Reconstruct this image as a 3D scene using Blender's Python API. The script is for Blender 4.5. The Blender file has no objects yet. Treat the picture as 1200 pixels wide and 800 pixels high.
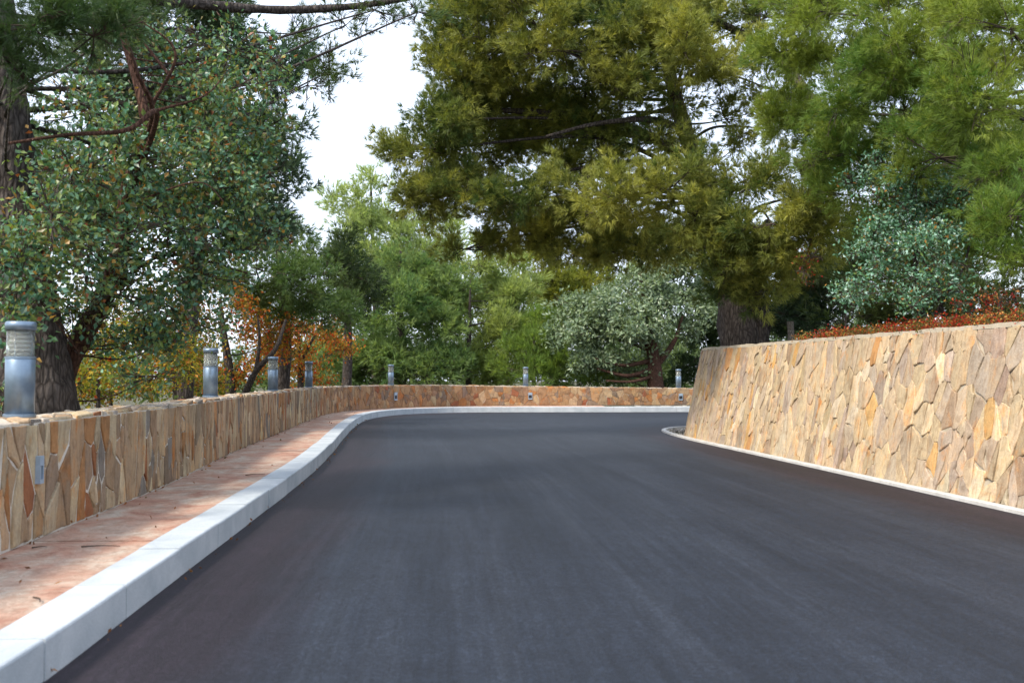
import bpy, math, random
import numpy as np
C = bpy.context.scene.collection
SC = bpy.context.scene
R = math.radians

# ---------------------------------------------------------------- camera
F = 1166.7                      # focal length in pixels of the 1200 px wide photograph (35 mm lens)
CAMZ = 1.17
PITCH = math.atan(38.0 / F)
cam = bpy.data.objects.new('camera', bpy.data.cameras.new('camera'))
C.objects.link(cam); SC.camera = cam
cam.location = (0, 0, CAMZ); cam.rotation_euler = (math.pi / 2 + PITCH, 0, 0)
cam.data.lens = 35.0; cam.data.sensor_width = 36.0
cam.data.clip_start = 0.05; cam.data.clip_end = 3000
cam.data.dof.use_dof = True; cam.data.dof.focus_distance = 15.0; cam.data.dof.aperture_fstop = 3.2

# ---------------------------------------------------------------- sky, sun, exposure
SUN_AZ = R(226)                 # clockwise from +Y: behind the camera to the left
SUN_EL = R(46)
world = bpy.data.worlds.new('World'); SC.world = world; world.use_nodes = True
wn = world.node_tree.nodes; wl = world.node_tree.links
bg = wn['Background']; bg.inputs[1].default_value = 0.135
sky = wn.new('ShaderNodeTexSky'); sky.sky_type = 'NISHITA'; sky.sun_disc = False
sky.sun_elevation = SUN_EL; sky.sun_rotation = SUN_AZ
sky.air_density = 1.0; sky.dust_density = 3.0; sky.altitude = 100
mixw = wn.new('ShaderNodeMix'); mixw.data_type = 'RGBA'
mixw.inputs[0].default_value = 0.6
mixw.inputs[7].default_value = (7.4, 8.1, 9.4, 1)        # thin bright veil of cloud over the whole sky
wl.new(sky.outputs[0], mixw.inputs[6]); wl.new(mixw.outputs[2], bg.inputs[0])
sl = bpy.data.lights.new('sun', 'SUN'); sl.energy = 2.7; sl.angle = R(10); sl.color = (1.0, 0.91, 0.77)
sun = bpy.data.objects.new('sun', sl); C.objects.link(sun)
sd = (math.sin(SUN_AZ) * math.cos(SUN_EL), math.cos(SUN_AZ) * math.cos(SUN_EL), math.sin(SUN_EL))
from mathutils import Vector
sun.rotation_euler = Vector(sd).to_track_quat('Z', 'Y').to_euler()
SC.view_settings.view_transform = 'Standard'; SC.view_settings.look = 'None'
SC.view_settings.exposure = 0.90; SC.view_settings.gamma = 1
SC.cycles.max_bounces = 6; SC.cycles.diffuse_bounces = 4; SC.cycles.glossy_bounces = 2
SC.cycles.transmission_bounces = 6; SC.cycles.transparent_max_bounces = 8
SC.cycles.use_denoising = True

# ---------------------------------------------------------------- helpers
def at(px, py, d):
    """world point seen at photo pixel (px,py) at distance y=d in front of the camera"""
    u = (px - 600) / F; v = (400 - py) / F
    cp, sp = math.cos(PITCH), math.sin(PITCH)
    y = cp - v * sp; z = sp + v * cp
    return np.array([u / y * d, d, CAMZ + z / y * d])

def nz(p, s=1.0):               # cheap smooth noise, about -1..1
    p = np.asarray(p, float) * s
    x, y, z = p[..., 0], p[..., 1], p[..., 2]
    return (np.sin(1.7*x + 2.3*np.sin(.9*y + .4*z) + 1.1) + np.sin(2.1*y - 1.3*np.sin(1.2*z + .7*x) + 2.7)
            + np.sin(1.9*z + 1.7*np.sin(1.1*x - .6*y) + .5) + .5*np.sin(4.1*x + 3.3*y - 3.7*z)) / 3.5

def unit(v):
    v = np.asarray(v, float)
    return v / np.maximum(np.linalg.norm(v, axis=-1, keepdims=True), 1e-9)

class MB:
    """collects triangles with a colour per face"""
    def __init__(s): s.v = []; s.f = []; s.c = []; s.n = 0
    def add(s, v, f, c=(.5, .5, .5)):
        v = np.asarray(v, np.float32).reshape(-1, 3); f = np.asarray(f, np.int32).reshape(-1, 3)
        c = np.asarray(c, np.float32)
        if c.ndim == 1: c = np.broadcast_to(c, (len(f), 3))
        s.v.append(v); s.f.append(f + s.n); s.c.append(c); s.n += len(v)
    def quads(s, v, q, c=(.5, .5, .5)):
        q = np.asarray(q, np.int32).reshape(-1, 4)
        s.add(v, np.concatenate([q[:, [0, 1, 2]], q[:, [0, 2, 3]]]), c)
    def grid(s, P, c=(.5, .5, .5), closed=False):
        """P: (n,m,3) grid of points"""
        n, m = P.shape[:2]; i = np.arange(n - 1)[:, None]
        j = np.arange(m if closed else m - 1)[None, :]; k = (j + 1) % m
        q = np.stack([i*m + j + 0*k, i*m + k, (i+1)*m + k, (i+1)*m + j + 0*k], -1).reshape(-1, 4)
        s.quads(P.reshape(-1, 3), q, c)
    def tube(s, pts, rad, sides=8, c=(.5, .5, .5), rough=0.0, seed=0, cap=True):
        pts = np.asarray(pts, float); n = len(pts)
        rad = np.broadcast_to(np.asarray(rad, float), (n,))
        t = unit(np.gradient(pts, axis=0))
        ref = np.array([0, 0, 1.]) if abs(t[:, 2]).mean() < .8 else np.array([1., 0, 0])
        a = unit(np.cross(t, ref)); b = np.cross(t, a)
        th = np.linspace(0, 2*np.pi, sides, endpoint=False)
        ring = np.cos(th)[None, :, None]*a[:, None] + np.sin(th)[None, :, None]*b[:, None]
        rr = rad[:, None]*np.ones(sides)[None]
        if rough:
            q = pts[:, None] + ring*rad[:, None, None]
            rr = rr*(1 + rough*nz(q*np.array([1, 1, .35]) + seed, 14) + rough*.6*nz(q*np.array([1, 1, .5]) + seed, 30))
        P = pts[:, None] + ring*rr[..., None]
        s.grid(P, c, closed=True)
        if cap:
            for e, o in ((0, -1), (n - 1, 1)):
                v = np.concatenate([P[e], pts[e:e+1]]); k = np.arange(sides)
                s.add(v, np.stack([k, (k+1) % sides, np.full(sides, sides)], -1)[:, ::o], c)
    def box(s, c0, size, col=(.5, .5, .5), bev=0.0):
        c0 = np.asarray(c0, float); h = np.asarray(size, float)/2
        v = np.array([[x, y, z] for x in (-1, 1) for y in (-1, 1) for z in (-1, 1)], float)*h + c0
        s.quads(v, [[0,1,3,2],[4,6,7,5],[0,4,5,1],[2,3,7,6],[0,2,6,4],[1,5,7,3]], col)
    def lathe(s, prof, sides=24, c=(.5, .5, .5), center=(0, 0, 0)):
        th = np.linspace(0, 2*np.pi, sides, endpoint=False)
        P = np.array([[[r*math.cos(t), r*math.sin(t), z] for t in th] for r, z in prof]) + np.asarray(center)
        s.grid(P, c, closed=True)
    def build(s, name, mat, parent=None, smooth=False, base=None, kind=None, uv=None):
        v = np.concatenate(s.v); f = np.concatenate(s.f); c = np.concatenate(s.c)
        if base is None and parent is not None:
            base = np.array(parent.location)
            if parent.parent: base = base + np.array(parent.parent.location)
        if base is not None: v = v - np.asarray(base, np.float32)
        me = bpy.data.meshes.new(name)
        me.vertices.add(len(v)); me.vertices.foreach_set('co', v.astype(np.float32).ravel())
        me.loops.add(len(f)*3); me.loops.foreach_set('vertex_index', f.astype(np.int32).ravel())
        me.polygons.add(len(f)); me.polygons.foreach_set('loop_start', np.arange(0, len(f)*3, 3, dtype=np.int32))
        me.polygons.foreach_set('use_smooth', np.full(len(f), smooth, bool))
        at_ = me.attributes.new('tint', 'FLOAT_COLOR', 'FACE')
        at_.data.foreach_set('color', np.concatenate([c, np.ones((len(c), 1), np.float32)], 1).astype(np.float32).ravel())
        if uv is not None:
            ua = me.attributes.new('lane', 'FLOAT_VECTOR', 'POINT')
            ua.data.foreach_set('vector', np.asarray(uv, np.float32).ravel())
        me.update(calc_edges=True)
        me.materials.append(mat)
        o = bpy.data.objects.new(name, me); C.objects.link(o)
        if parent is not None: o.parent = parent
        elif base is not None: o.location = base
        if kind: o['kind'] = kind
        return o

def thing(name, label, cat, loc=(0, 0, 0), group=None):
    o = bpy.data.objects.new(name, None); C.objects.link(o); o.location = [float(q) for q in loc]
    o.empty_display_size = .2
    o['label'] = label; o['category'] = cat
    if group: o['group'] = group
    return o
def tag(o, label, cat, group=None):
    o['label'] = label; o['category'] = cat
    if group: o['group'] = group

def spline(pts, step=None, n=None):
    """Catmull-Rom through pts, resampled evenly; returns points"""
    p = np.asarray(pts, float); q = np.concatenate([[2*p[0]-p[1]], p, [2*p[-1]-p[-2]]])
    out = []
    for i in range(len(p) - 1):
        p0, p1, p2, p3 = q[i:i+4]
        t = np.linspace(0, 1, 24, endpoint=False)[:, None]
        t0 = 0; d = lambda a, b: max(np.linalg.norm(b - a)**.5, 1e-6)
        t1 = t0 + d(p0, p1); t2 = t1 + d(p1, p2); t3 = t2 + d(p2, p3); tt = t1 + t*(t2 - t1)
        A1 = (t1-tt)/(t1-t0)*p0 + (tt-t0)/(t1-t0)*p1; A2 = (t2-tt)/(t2-t1)*p1 + (tt-t1)/(t2-t1)*p2
        A3 = (t3-tt)/(t3-t2)*p2 + (tt-t2)/(t3-t2)*p3
        B1 = (t2-tt)/(t2-t0)*A1 + (tt-t0)/(t2-t0)*A2; B2 = (t3-tt)/(t3-t1)*A2 + (tt-t1)/(t3-t1)*A3
        out.append((t2-tt)/(t2-t1)*B1 + (tt-t1)/(t2-t1)*B2)
    out = np.concatenate(out + [p[-1:]])
    s = np.concatenate([[0], np.cumsum(np.linalg.norm(np.diff(out, axis=0), axis=1))])
    if n is None: n = max(2, int(round(s[-1]/step)) + 1)
    g = np.linspace(0, s[-1], n)
    return np.stack([np.interp(g, s, out[:, k]) for k in range(out.shape[1])], -1)

class Path:
    """plan curve with arc length, point and right-hand normal lookups"""
    def __init__(s, pts, step=.1):
        s.p = spline(pts, step=step)
        s.s = np.concatenate([[0], np.cumsum(np.linalg.norm(np.diff(s.p, axis=0), axis=1))]); s.len = s.s[-1]
        t = unit(np.gradient(s.p, axis=0))
        k = np.ones(5)/5; tp = np.pad(t, ((2, 2), (0, 0)), 'edge')
        t = unit(np.stack([np.convolve(tp[:, i], k, 'valid') for i in (0, 1)], -1)); s.t = t
        s.nr = np.stack([t[:, 1], -t[:, 0]], -1)
    def pt(s, a): return np.stack([np.interp(a, s.s, s.p[:, i]) for i in (0, 1)], -1)
    def nrm(s, a): return unit(np.stack([np.interp(a, s.s, s.nr[:, i]) for i in (0, 1)], -1))
    def at_y(s, y): return float(np.interp(y, s.p[:, 1], s.s))
    def near(s, x, y): return float(s.s[np.argmin((s.p[:, 0]-x)**2 + (s.p[:, 1]-y)**2)])

# ---------------------------------------------------------------- materials
def mat(name):
    m = bpy.data.materials.new(name); m.use_nodes = True
    return m, m.node_tree.nodes, m.node_tree.links, m.node_tree.nodes['Principled BSDF']
def ramp(n, l, src, stops):
    r = n.new('ShaderNodeValToRGB'); e = r.color_ramp.elements
    e[0].position, e[0].color = stops[0][0], (*stops[0][1], 1)
    e[1].position, e[1].color = stops[-1][0], (*stops[-1][1], 1)
    for p, c in stops[1:-1]:
        q = e.new(p); q.color = (*c, 1)
    l.new(src, r.inputs[0]); return r.outputs[0]
def noise(n, l, vec, scale, detail=4, rough=.55, dist=0.0):
    t = n.new('ShaderNodeTexNoise'); t.inputs['Scale'].default_value = scale
    t.inputs['Detail'].default_value = detail; t.inputs['Roughness'].default_value = rough
    t.inputs['Distortion'].default_value = dist
    l.new(vec, t.inputs['Vector']); return t.outputs[0]
def mapping(n, l, vec, scale=(1, 1, 1)):
    m = n.new('ShaderNodeMapping'); m.inputs['Scale'].default_value = scale; l.new(vec, m.inputs[0]); return m.outputs[0]
def mix(n, l, a, b, fac, mode='MIX'):
    m = n.new('ShaderNodeMix'); m.data_type = 'RGBA'; m.blend_type = mode
    for k, v in ((6, a), (7, b)):
        if isinstance(v, tuple): m.inputs[k].default_value = (*v, 1)
        else: l.new(v, m.inputs[k])
    if isinstance(fac, (int, float)): m.inputs[0].default_value = fac
    else: l.new(fac, m.inputs[0])
    return m.outputs[2]
def attr(n, name):
    a = n.new('ShaderNodeAttribute'); a.attribute_name = name; return a
def coords(n): return n.new('ShaderNodeTexCoord').outputs['Object']
def bump(n, l, b, h, strength=.4, dist=.01):
    k = n.new('ShaderNodeBump'); k.inputs['Strength'].default_value = strength; k.inputs['Distance'].default_value = dist
    l.new(h, k.inputs['Height']); l.new(k.outputs[0], b.inputs['Normal'])

def m_stone(name, rough=.8):
    m, n, l, b = mat(name); co = coords(n); t = attr(n, 'tint').outputs['Color']
    a = noise(n, l, co, 6, 6, .65, .6); g = noise(n, l, mapping(n, l, co, (14, 14, 3)), 2.2, 5, .6)
    f = noise(n, l, co, 60, 3)
    c = mix(n, l, t, ramp(n, l, a, [(.28, (.62, .58, .55)), (.5, (1, 1, 1)), (.72, (1.22, 1.1, .92))]), .85, 'MULTIPLY')
    c = mix(n, l, c, ramp(n, l, g, [(.33, (.72, .62, .52)), (.52, (1, 1, 1)), (.8, (1.12, 1.1, 1.08))]), .7, 'MULTIPLY')
    st = noise(n, l, mapping(n, l, co, (3, 3, 1.6)), 1.7, 6, .7, .8)
    c = mix(n, l, c, mix(n, l, c, (1.25, .80, .42), 1, 'MULTIPLY'), ramp(n, l, st, [(.54, (0, 0, 0)), (.68, (.8, .8, .8))]))
    c = mix(n, l, c, ramp(n, l, f, [(.3, (.8, .8, .8)), (.7, (1.15, 1.15, 1.15))]), .6, 'MULTIPLY')
    l.new(c, b.inputs['Base Color']); b.inputs['Roughness'].default_value = rough
    b.inputs['Specular IOR Level'].default_value = .25
    h = n.new('ShaderNodeMath'); h.operation = 'ADD'; l.new(a, h.inputs[0]); l.new(f, h.inputs[1])
    bump(n, l, b, h.outputs[0], .5, .012)
    return m
def m_mottle(name, c0, c1, scale, rough=.85, bs=.3, fine=90):
    m, n, l, b = mat(name); co = coords(n)
    a = noise(n, l, co, scale, 6, .65, .4); f = noise(n, l, co, fine, 3)
    c = ramp(n, l, a, [(.3, c0), (.7, c1)])
    c = mix(n, l, c, ramp(n, l, f, [(.3, (.78, .78, .78)), (.7, (1.15, 1.15, 1.15))]), .7, 'MULTIPLY')
    l.new(c, b.inputs['Base Color']); b.inputs['Roughness'].default_value = rough
    b.inputs['Specular IOR Level'].default_value = .3
    bump(n, l, b, f, bs, .006)
    return m
def m_leaf(name, trans=.35, rough=.55, spec=.25):
    m, n, l, b = mat(name); t = attr(n, 'tint').outputs['Color']
    l.new(t, b.inputs['Base Color']); b.inputs['Roughness'].default_value = rough
    b.inputs['Specular IOR Level'].default_value = spec
    tr = n.new('ShaderNodeBsdfTranslucent'); l.new(mix(n, l, t, (1.25, 1.2, .6), 1, 'MULTIPLY'), tr.inputs[0])
    ms = n.new('ShaderNodeMixShader'); ms.inputs[0].default_value = trans
    l.new(b.outputs[0], ms.inputs[1]); l.new(tr.outputs[0], ms.inputs[2])
    l.new(ms.outputs[0], n['Material Output'].inputs[0]); return m
def m_bark(name, c0, c1, scale=1.0):
    m, n, l, b = mat(name); co = mapping(n, l, coords(n), (9*scale, 9*scale, 2.2*scale))
    v = n.new('ShaderNodeTexVoronoi'); v.feature = 'DISTANCE_TO_EDGE'; v.inputs['Scale'].default_value = 2.4
    l.new(co, v.inputs['Vector']); a = noise(n, l, co, 3, 6, .7, .5)
    c = mix(n, l, ramp(n, l, a, [(.3, c0), (.7, c1)]), ramp(n, l, v.outputs['Distance'], [(0, (.35, .33, .32)), (.22, (1, 1, 1))]), .9, 'MULTIPLY')
    l.new(c, b.inputs['Base Color']); b.inputs['Roughness'].default_value = .9; b.inputs['Specular IOR Level'].default_value = .15
    h = n.new('ShaderNodeMath'); h.operation = 'MULTIPLY_ADD'; l.new(v.outputs['Distance'], h.inputs[0]); h.inputs[1].default_value = 2.0; l.new(a, h.inputs[2])
    bump(n, l, b, h.outputs[0], .9, .03); return m
def m_plain(name, col, rough=.5, metal=0.0, spec=.5):
    m, n, l, b = mat(name)
    f = noise(n, l, coords(n), 25, 4, .6)
    l.new(mix(n, l, col, ramp(n, l, f, [(.3, (.85, .85, .85)), (.7, (1.08, 1.08, 1.08))]), .8, 'MULTIPLY'), b.inputs['Base Color'])
    b.inputs['Roughness'].default_value = rough; b.inputs['Metallic'].default_value = metal
    b.inputs['Specular IOR Level'].default_value = spec; return m

M = {}
M['stone'] = m_stone('field_stone'); M['mortar'] = m_mottle('mortar', (.46, .43, .37), (.64, .60, .54), 7, .9, .5)
M['mortar_warm'] = m_mottle('warm_mortar', (.34, .29, .21), (.46, .40, .31), 7, .9, .5)
M['kerb'] = m_mottle('granite_kerb', (.33, .375, .41), (.52, .555, .58), 2.0, .75, .25, 160)
M['edging'] = m_mottle('white_edging', (.42, .41, .39), (.60, .59, .56), 5, .8, .2)
M['gravel'] = m_mottle('gravel', (.18, .17, .16), (.42, .40, .37), 30, .9, .5)
M['needle'] = m_leaf('pine_needle', .38, .5, .3); M['feather'] = m_leaf('feathery_leaf', .55, .55, .2)
M['leaf'] = m_leaf('glossy_leaf', .32, .38, .5)
M['autumn'] = m_leaf('autumn_leaf', .45, .5, .3)
M['bark'] = m_bark('pine_bark', (.04, .034, .03), (.13, .11, .10)); M['redbark'] = m_bark('red_bark', (.065, .036, .028), (.16, .085, .06), 1.4)
M['darkbark'] = m_bark('dark_bark', (.045, .038, .035), (.12, .10, .085), 1.5)
M['twig'] = m_plain('twig', (.07, .055, .045), .9, 0, .1)
M['steel'] = m_plain('blue_grey_steel', (.20, .27, .35), .36, .6)
M['pale_metal'] = m_plain('pale_louvre', (.30, .32, .32), .45, .4)
M['light_steel'] = m_plain('light_blue_steel', (.33, .42, .52), .45, .3)
M['dark'] = m_plain('dark_recess', (.02, .02, .025), .6)
M['wood'] = m_bark('weathered_wood', (.20, .175, .15), (.34, .31, .27), 2.5)
g, n_, l_, b_ = mat('lamp_glass'); M['glass'] = g
b_.inputs['Base Color'].default_value = (.80, .83, .79, 1); b_.inputs['Roughness'].default_value = .06
b_.inputs['Transmission Weight'].default_value = .9; b_.inputs['IOR'].default_value = 1.15

# asphalt: grain, long roller streaks along the lane, reddish dust by the edges
m, n, l, b = mat('asphalt'); M['asphalt'] = m
co = coords(n); ln = attr(n, 'lane').outputs['Vector']
st = noise(n, l, mapping(n, l, ln, (.12, 1.5, 1)), 1.6, 6, .65, .5)
st2 = noise(n, l, mapping(n, l, ln, (.30, 14, 1)), 1.5, 4, .7, .2)
cr = noise(n, l, mapping(n, l, ln, (5, .22, 1)), 1.4, 5, .7, .6)
pt = noise(n, l, co, .8, 7, .7); gr = noise(n, l, co, 120, 2, .8); gr2 = noise(n, l, co, 38, 4, .8); gr3 = noise(n, l, mapping(n, l, co, (1, .45, 1)), 13, 5, .75)
c = ramp(n, l, st, [(.32, (.0078, .0116, .0195)), (.5, (.0122, .0168, .0268)), (.7, (.0200, .0258, .0375))])
c = mix(n, l, c, ramp(n, l, st2, [(.38, (.80, .80, .81)), (.62, (1.18, 1.18, 1.18))]), .8, 'MULTIPLY')
c = mix(n, l, c, ramp(n, l, cr, [(.38, (.86, .86, .87)), (.62, (1.10, 1.10, 1.10))]), .5, 'MULTIPLY')
c = mix(n, l, c, ramp(n, l, pt, [(.38, (.80, .79, .81)), (.62, (1.18, 1.18, 1.18))]), .6, 'MULTIPLY')
for q_, s_ in ((gr, .8), (gr2, .7), (gr3, .28)):
    c = mix(n, l, c, ramp(n, l, q_, [(.36, (.50, .50, .51)), (.52, (1, 1, 1)), (.66, (2.0, 2.0, 2.0))]), s_, 'MULTIPLY')
sx = n.new('ShaderNodeSeparateXYZ'); l.new(ln, sx.inputs[0])
dn = noise(n, l, mapping(n, l, ln, (.5, 1.4, 1)), 1.3, 6, .7)
md = n.new('ShaderNodeMath'); md.operation = 'MULTIPLY_ADD'; l.new(dn, md.inputs[0]); md.inputs[1].default_value = -.9; l.new(sx.outputs[2], md.inputs[2])
c = mix(n, l, c, mix(n, l, c, (1.12, .60, .58), 1, 'MULTIPLY'), ramp(n, l, md.outputs[0], [(0.05, (1, 1, 1)), (.55, (0, 0, 0))]))
l.new(c, b.inputs['Base Color']); b.inputs['Roughness'].default_value = .66; b.inputs['Specular IOR Level'].default_value = .32
hh = n.new('ShaderNodeMath'); hh.operation = 'ADD'; l.new(gr, hh.inputs[0]); l.new(gr2, hh.inputs[1])
bump(n, l, b, hh.outputs[0], .55, .006)

# stamped concrete of the pavement: rose, ochre and pale cement, streaked
m, n, l, b = mat('stamped_concrete'); M['pavement'] = m
co = coords(n); mp = mapping(n, l, co, (1.1, 1, 1))
a = noise(n, l, mp, 2.2, 7, .68, .8); a2 = noise(n, l, mp, 5.5, 6, .7, .5); f = noise(n, l, co, 110, 3)
c = ramp(n, l, a, [(.30, (.34, .165, .115)), (.44, (.43, .26, .195)), (.52, (.45, .32, .25)), (.64, (.50, .43, .36))])
c = mix(n, l, c, ramp(n, l, a2, [(.3, (.66, .58, .54)), (.5, (1, 1, 1)), (.75, (1.15, 1.1, 1.05))]), .9, 'MULTIPLY')
cv = noise(n, l, co, 9, 5, .7, 1.2)
c = mix(n, l, c, ramp(n, l, cv, [(.44, (1, 1, 1)), (.5, (.62, .55, .50)), (.56, (1, 1, 1))]), .55, 'MULTIPLY')
l.new(mix(n, l, c, ramp(n, l, f, [(.3, (.8, .8, .8)), (.7, (1.12, 1.12, 1.12))]), .6, 'MULTIPLY'), b.inputs['Base Color'])
b.inputs['Roughness'].default_value = .8; b.inputs['Specular IOR Level'].default_value = .25
ha = n.new('ShaderNodeMath'); ha.operation = 'ADD'; l.new(a2, ha.inputs[0]); l.new(f, ha.inputs[1]); bump(n, l, b, ha.outputs[0], .5, .012)

M['soil'] = m_mottle('soil', (.045, .048, .022), (.10, .09, .05), 2.0, .95, .6, 40)

# ---------------------------------------------------------------- plan curves (metres)
KERB = Path([(-1.5, -5), (-1.62, 0), (-1.78, 3.8), (-1.88, 5.2), (-2.1, 8.4), (-2.33, 11.5), (-2.66, 14.8), (-2.96, 17.3), (-3.47, 22), (-3.68, 25.2),
             (-3.55, 27.3), (-3.05, 28.9), (-1.9, 30.1), (-.2, 30.5), (3, 30.6), (8, 30.9), (26, 31.6)])
WALL = Path([(-2.35, -5), (-2.55, 0), (-2.75, 3), (-2.9, 5.6), (-3.19, 9.3), (-3.59, 12.6), (-4.05, 17.5), (-4.5, 22.5), (-4.68, 25.2),
             (-4.4, 27.7), (-3.55, 29.8), (-2.04, 31.4), (0, 32.05), (3, 32.3), (6, 32.6), (26, 33.3)])
RWALL = Path([(5.88, -5), (5.3, 0), (4.95, 3), (4.32, 8.4), (3.88, 12.2), (3.50, 15.4), (3.24, 17.6), (3.22, 18.6), (3.62, 19.6), (4.6, 20.3), (7, 20.8), (20, 21.6)])
REDGE = Path([(5.78, -5), (5.2, 0), (4.85, 3), (4.22, 8.4), (3.78, 12.2), (3.40, 15.4), (3.13, 17.8), (3.03, 19.6), (3.12, 20.7), (3.6, 21.6), (4.8, 22.1), (7, 22.3), (20, 23)])
PAVZ = .15

# road sheet between the kerb and the edging
nn = 320; a = np.linspace(0, 1, nn)
# match stations on both sides so that the lanes follow the bend
kp = np.interp(a, [0, .55, .78, 1], [0, KERB.near(-3.2, 19), KERB.near(0, 30.5), KERB.len])
rp = np.interp(a, [0, .55, .78, 1], [0, REDGE.near(3.1, 18), REDGE.near(4.8, 22.1), REDGE.len])
Lp = KERB.pt(kp) - KERB.nrm(kp)*.05; Rp = REDGE.pt(rp) + REDGE.nrm(rp)*.03
mm = 40; w = np.linspace(0, 1, mm)[None, :, None]
G2 = Lp[:, None]*(1 - w) + Rp[:, None]*w
mid = G2[:, mm//2]; sm = np.concatenate([[0], np.cumsum(np.linalg.norm(np.diff(mid, axis=0), axis=1))])
wid = np.linalg.norm(Rp - Lp, axis=1)
across = w[..., 0]*wid[:, None]
edge = np.minimum(across, wid[:, None] - across)
lane = np.stack([np.broadcast_to(sm[:, None], across.shape), across, edge], -1)
mb = MB(); mb.grid(np.concatenate([G2, 0*G2[..., :1]], -1))
road = mb.build('road', M['asphalt'], uv=lane.reshape(-1, 3), smooth=True); road['kind'] = 'structure'

# ground: one sheet to the horizon, falling away beyond the left wall
def axis(lo, hi, fine, step):
    c = [lo*q for q in (1, .6, .36, .2)]; d = [hi*q for q in (.2, .36, .6, 1)]
    return np.array(sorted(set([v for v in c if v < fine[0] - step] + list(np.arange(fine[0], fine[1], step)) + [v for v in d if v > fine[1] + step])))
gx = axis(-900, 900, (-30, 40), .8); gy = axis(-900, 900, (-12, 70), .8)
X, Y = np.meshgrid(gx, gy, indexing='ij'); pts = np.stack([X, Y], -1).reshape(-1, 2)
WP = WALL.p[::4]; WN = WALL.nr[::4]
k = np.concatenate([np.argmin(((q[:, None] - WP[None])**2).sum(-1), 1) for q in np.array_split(pts, 60)])
dv = pts - WP[k]; sgn = -(dv*WN[k]).sum(-1); dist = np.where(sgn > 0, np.linalg.norm(dv, axis=1), 0)
z = np.where(sgn > 0, -.08 + .5*np.clip((dist - .2)/.6, 0, 1) - .10*np.clip(dist - 3, 0, 60), -.08)
p3 = np.concatenate([pts, 0*pts[:, :1]], 1)
z = z + np.where(dist > .8, .08*nz(p3, .8), 0)
mb = MB(); mb.grid(np.stack([X, Y, z.reshape(X.shape)], -1))
ground = mb.build('ground', M['soil'], smooth=True); ground['kind'] = 'structure'

# ---------------------------------------------------------------- stones: irregular cells cut from a random field of points
def cells(w, h, sw, sh, rng, x0=0.0):
    """jittered Voronoi cells, anisotropic (sw wide, sh tall), clipped to 0..w x 0..h"""
    A = sw/sh; n = int(w*h/(sw*sh)*1.02)
    P = rng.random((n, 2))*[w, h*A]
    for _ in range(2):                                    # a little relaxation keeps sizes credible
        D = ((P[:, None] - P[None])**2).sum(-1) if n < 1500 else None
        if D is None: break
        np.fill_diagonal(D, 9e9); j = D.argmin(1); dd = np.sqrt(D.min(1))
        push = np.clip(sw*.62 - dd, 0, None)[:, None]*.5
        P = P + unit(P - P[j])*push; P = np.clip(P, [.01, .005], [w - .01, h*A - .005])
    out = []
    for i in range(n):
        d = np.hypot(*(P - P[i]).T); nb = np.argsort(d)[1:22]
        poly = [(0., 0.), (w, 0.), (w, h*A), (0., h*A)]
        r = sw*3; px, py = P[i]
        poly = [(max(0, px-r), max(0, py-r)), (min(w, px+r), max(0, py-r)), (min(w, px+r), min(h*A, py+r)), (max(0, px-r), min(h*A, py+r))]
        for jn in nb:
            mx, my = (P[i] + P[jn])/2; ax, ay = P[jn] - P[i]; q = []
            for e in range(len(poly)):
                p1, p2 = poly[e], poly[(e+1) % len(poly)]
                s1 = (p1[0]-mx)*ax + (p1[1]-my)*ay; s2 = (p2[0]-mx)*ax + (p2[1]-my)*ay
                if s1 <= 0: q.append(p1)
                if (s1 < 0 < s2) or (s2 < 0 < s1):
                    t = s1/(s1 - s2); q.append((p1[0] + t*(p2[0]-p1[0]), p1[1] + t*(p2[1]-p1[1])))
            poly = q
            if len(poly) < 3: break
        if len(poly) >= 3:
            pl = np.array(poly)
            pl = pl[np.linalg.norm(pl - np.roll(pl, 1, 0), axis=1) > sw*.08]
            if len(pl) >= 3:
                pl[:, 1] /= A; pl[:, 0] += x0; out.append(pl)
    return out

def inset(pl, d):
    n = len(pl); e = np.roll(pl, -1, 0) - pl; L = np.linalg.norm(e, axis=1, keepdims=True); e = e/np.maximum(L, 1e-9)
    nr = np.stack([-e[:, 1], e[:, 0]], -1)
    out = []
    for i in range(n):
        n0, n1 = nr[i-1], nr[i]; b = n0 + n1; q = b @ b
        b = b/max(q*.5, .45)                         # mitre, limited
        out.append(pl[i] + b*d)
    out = np.array(out); c = pl.mean(0)
    # never cross the middle
    k = np.linalg.norm(pl - c, axis=1); kk = np.linalg.norm(out - c, axis=1)
    bad = ((out - c)*(pl - c)).sum(1) < .1*k*k
    out[bad] = c + (pl[bad] - c)*.35
    return out

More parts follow.
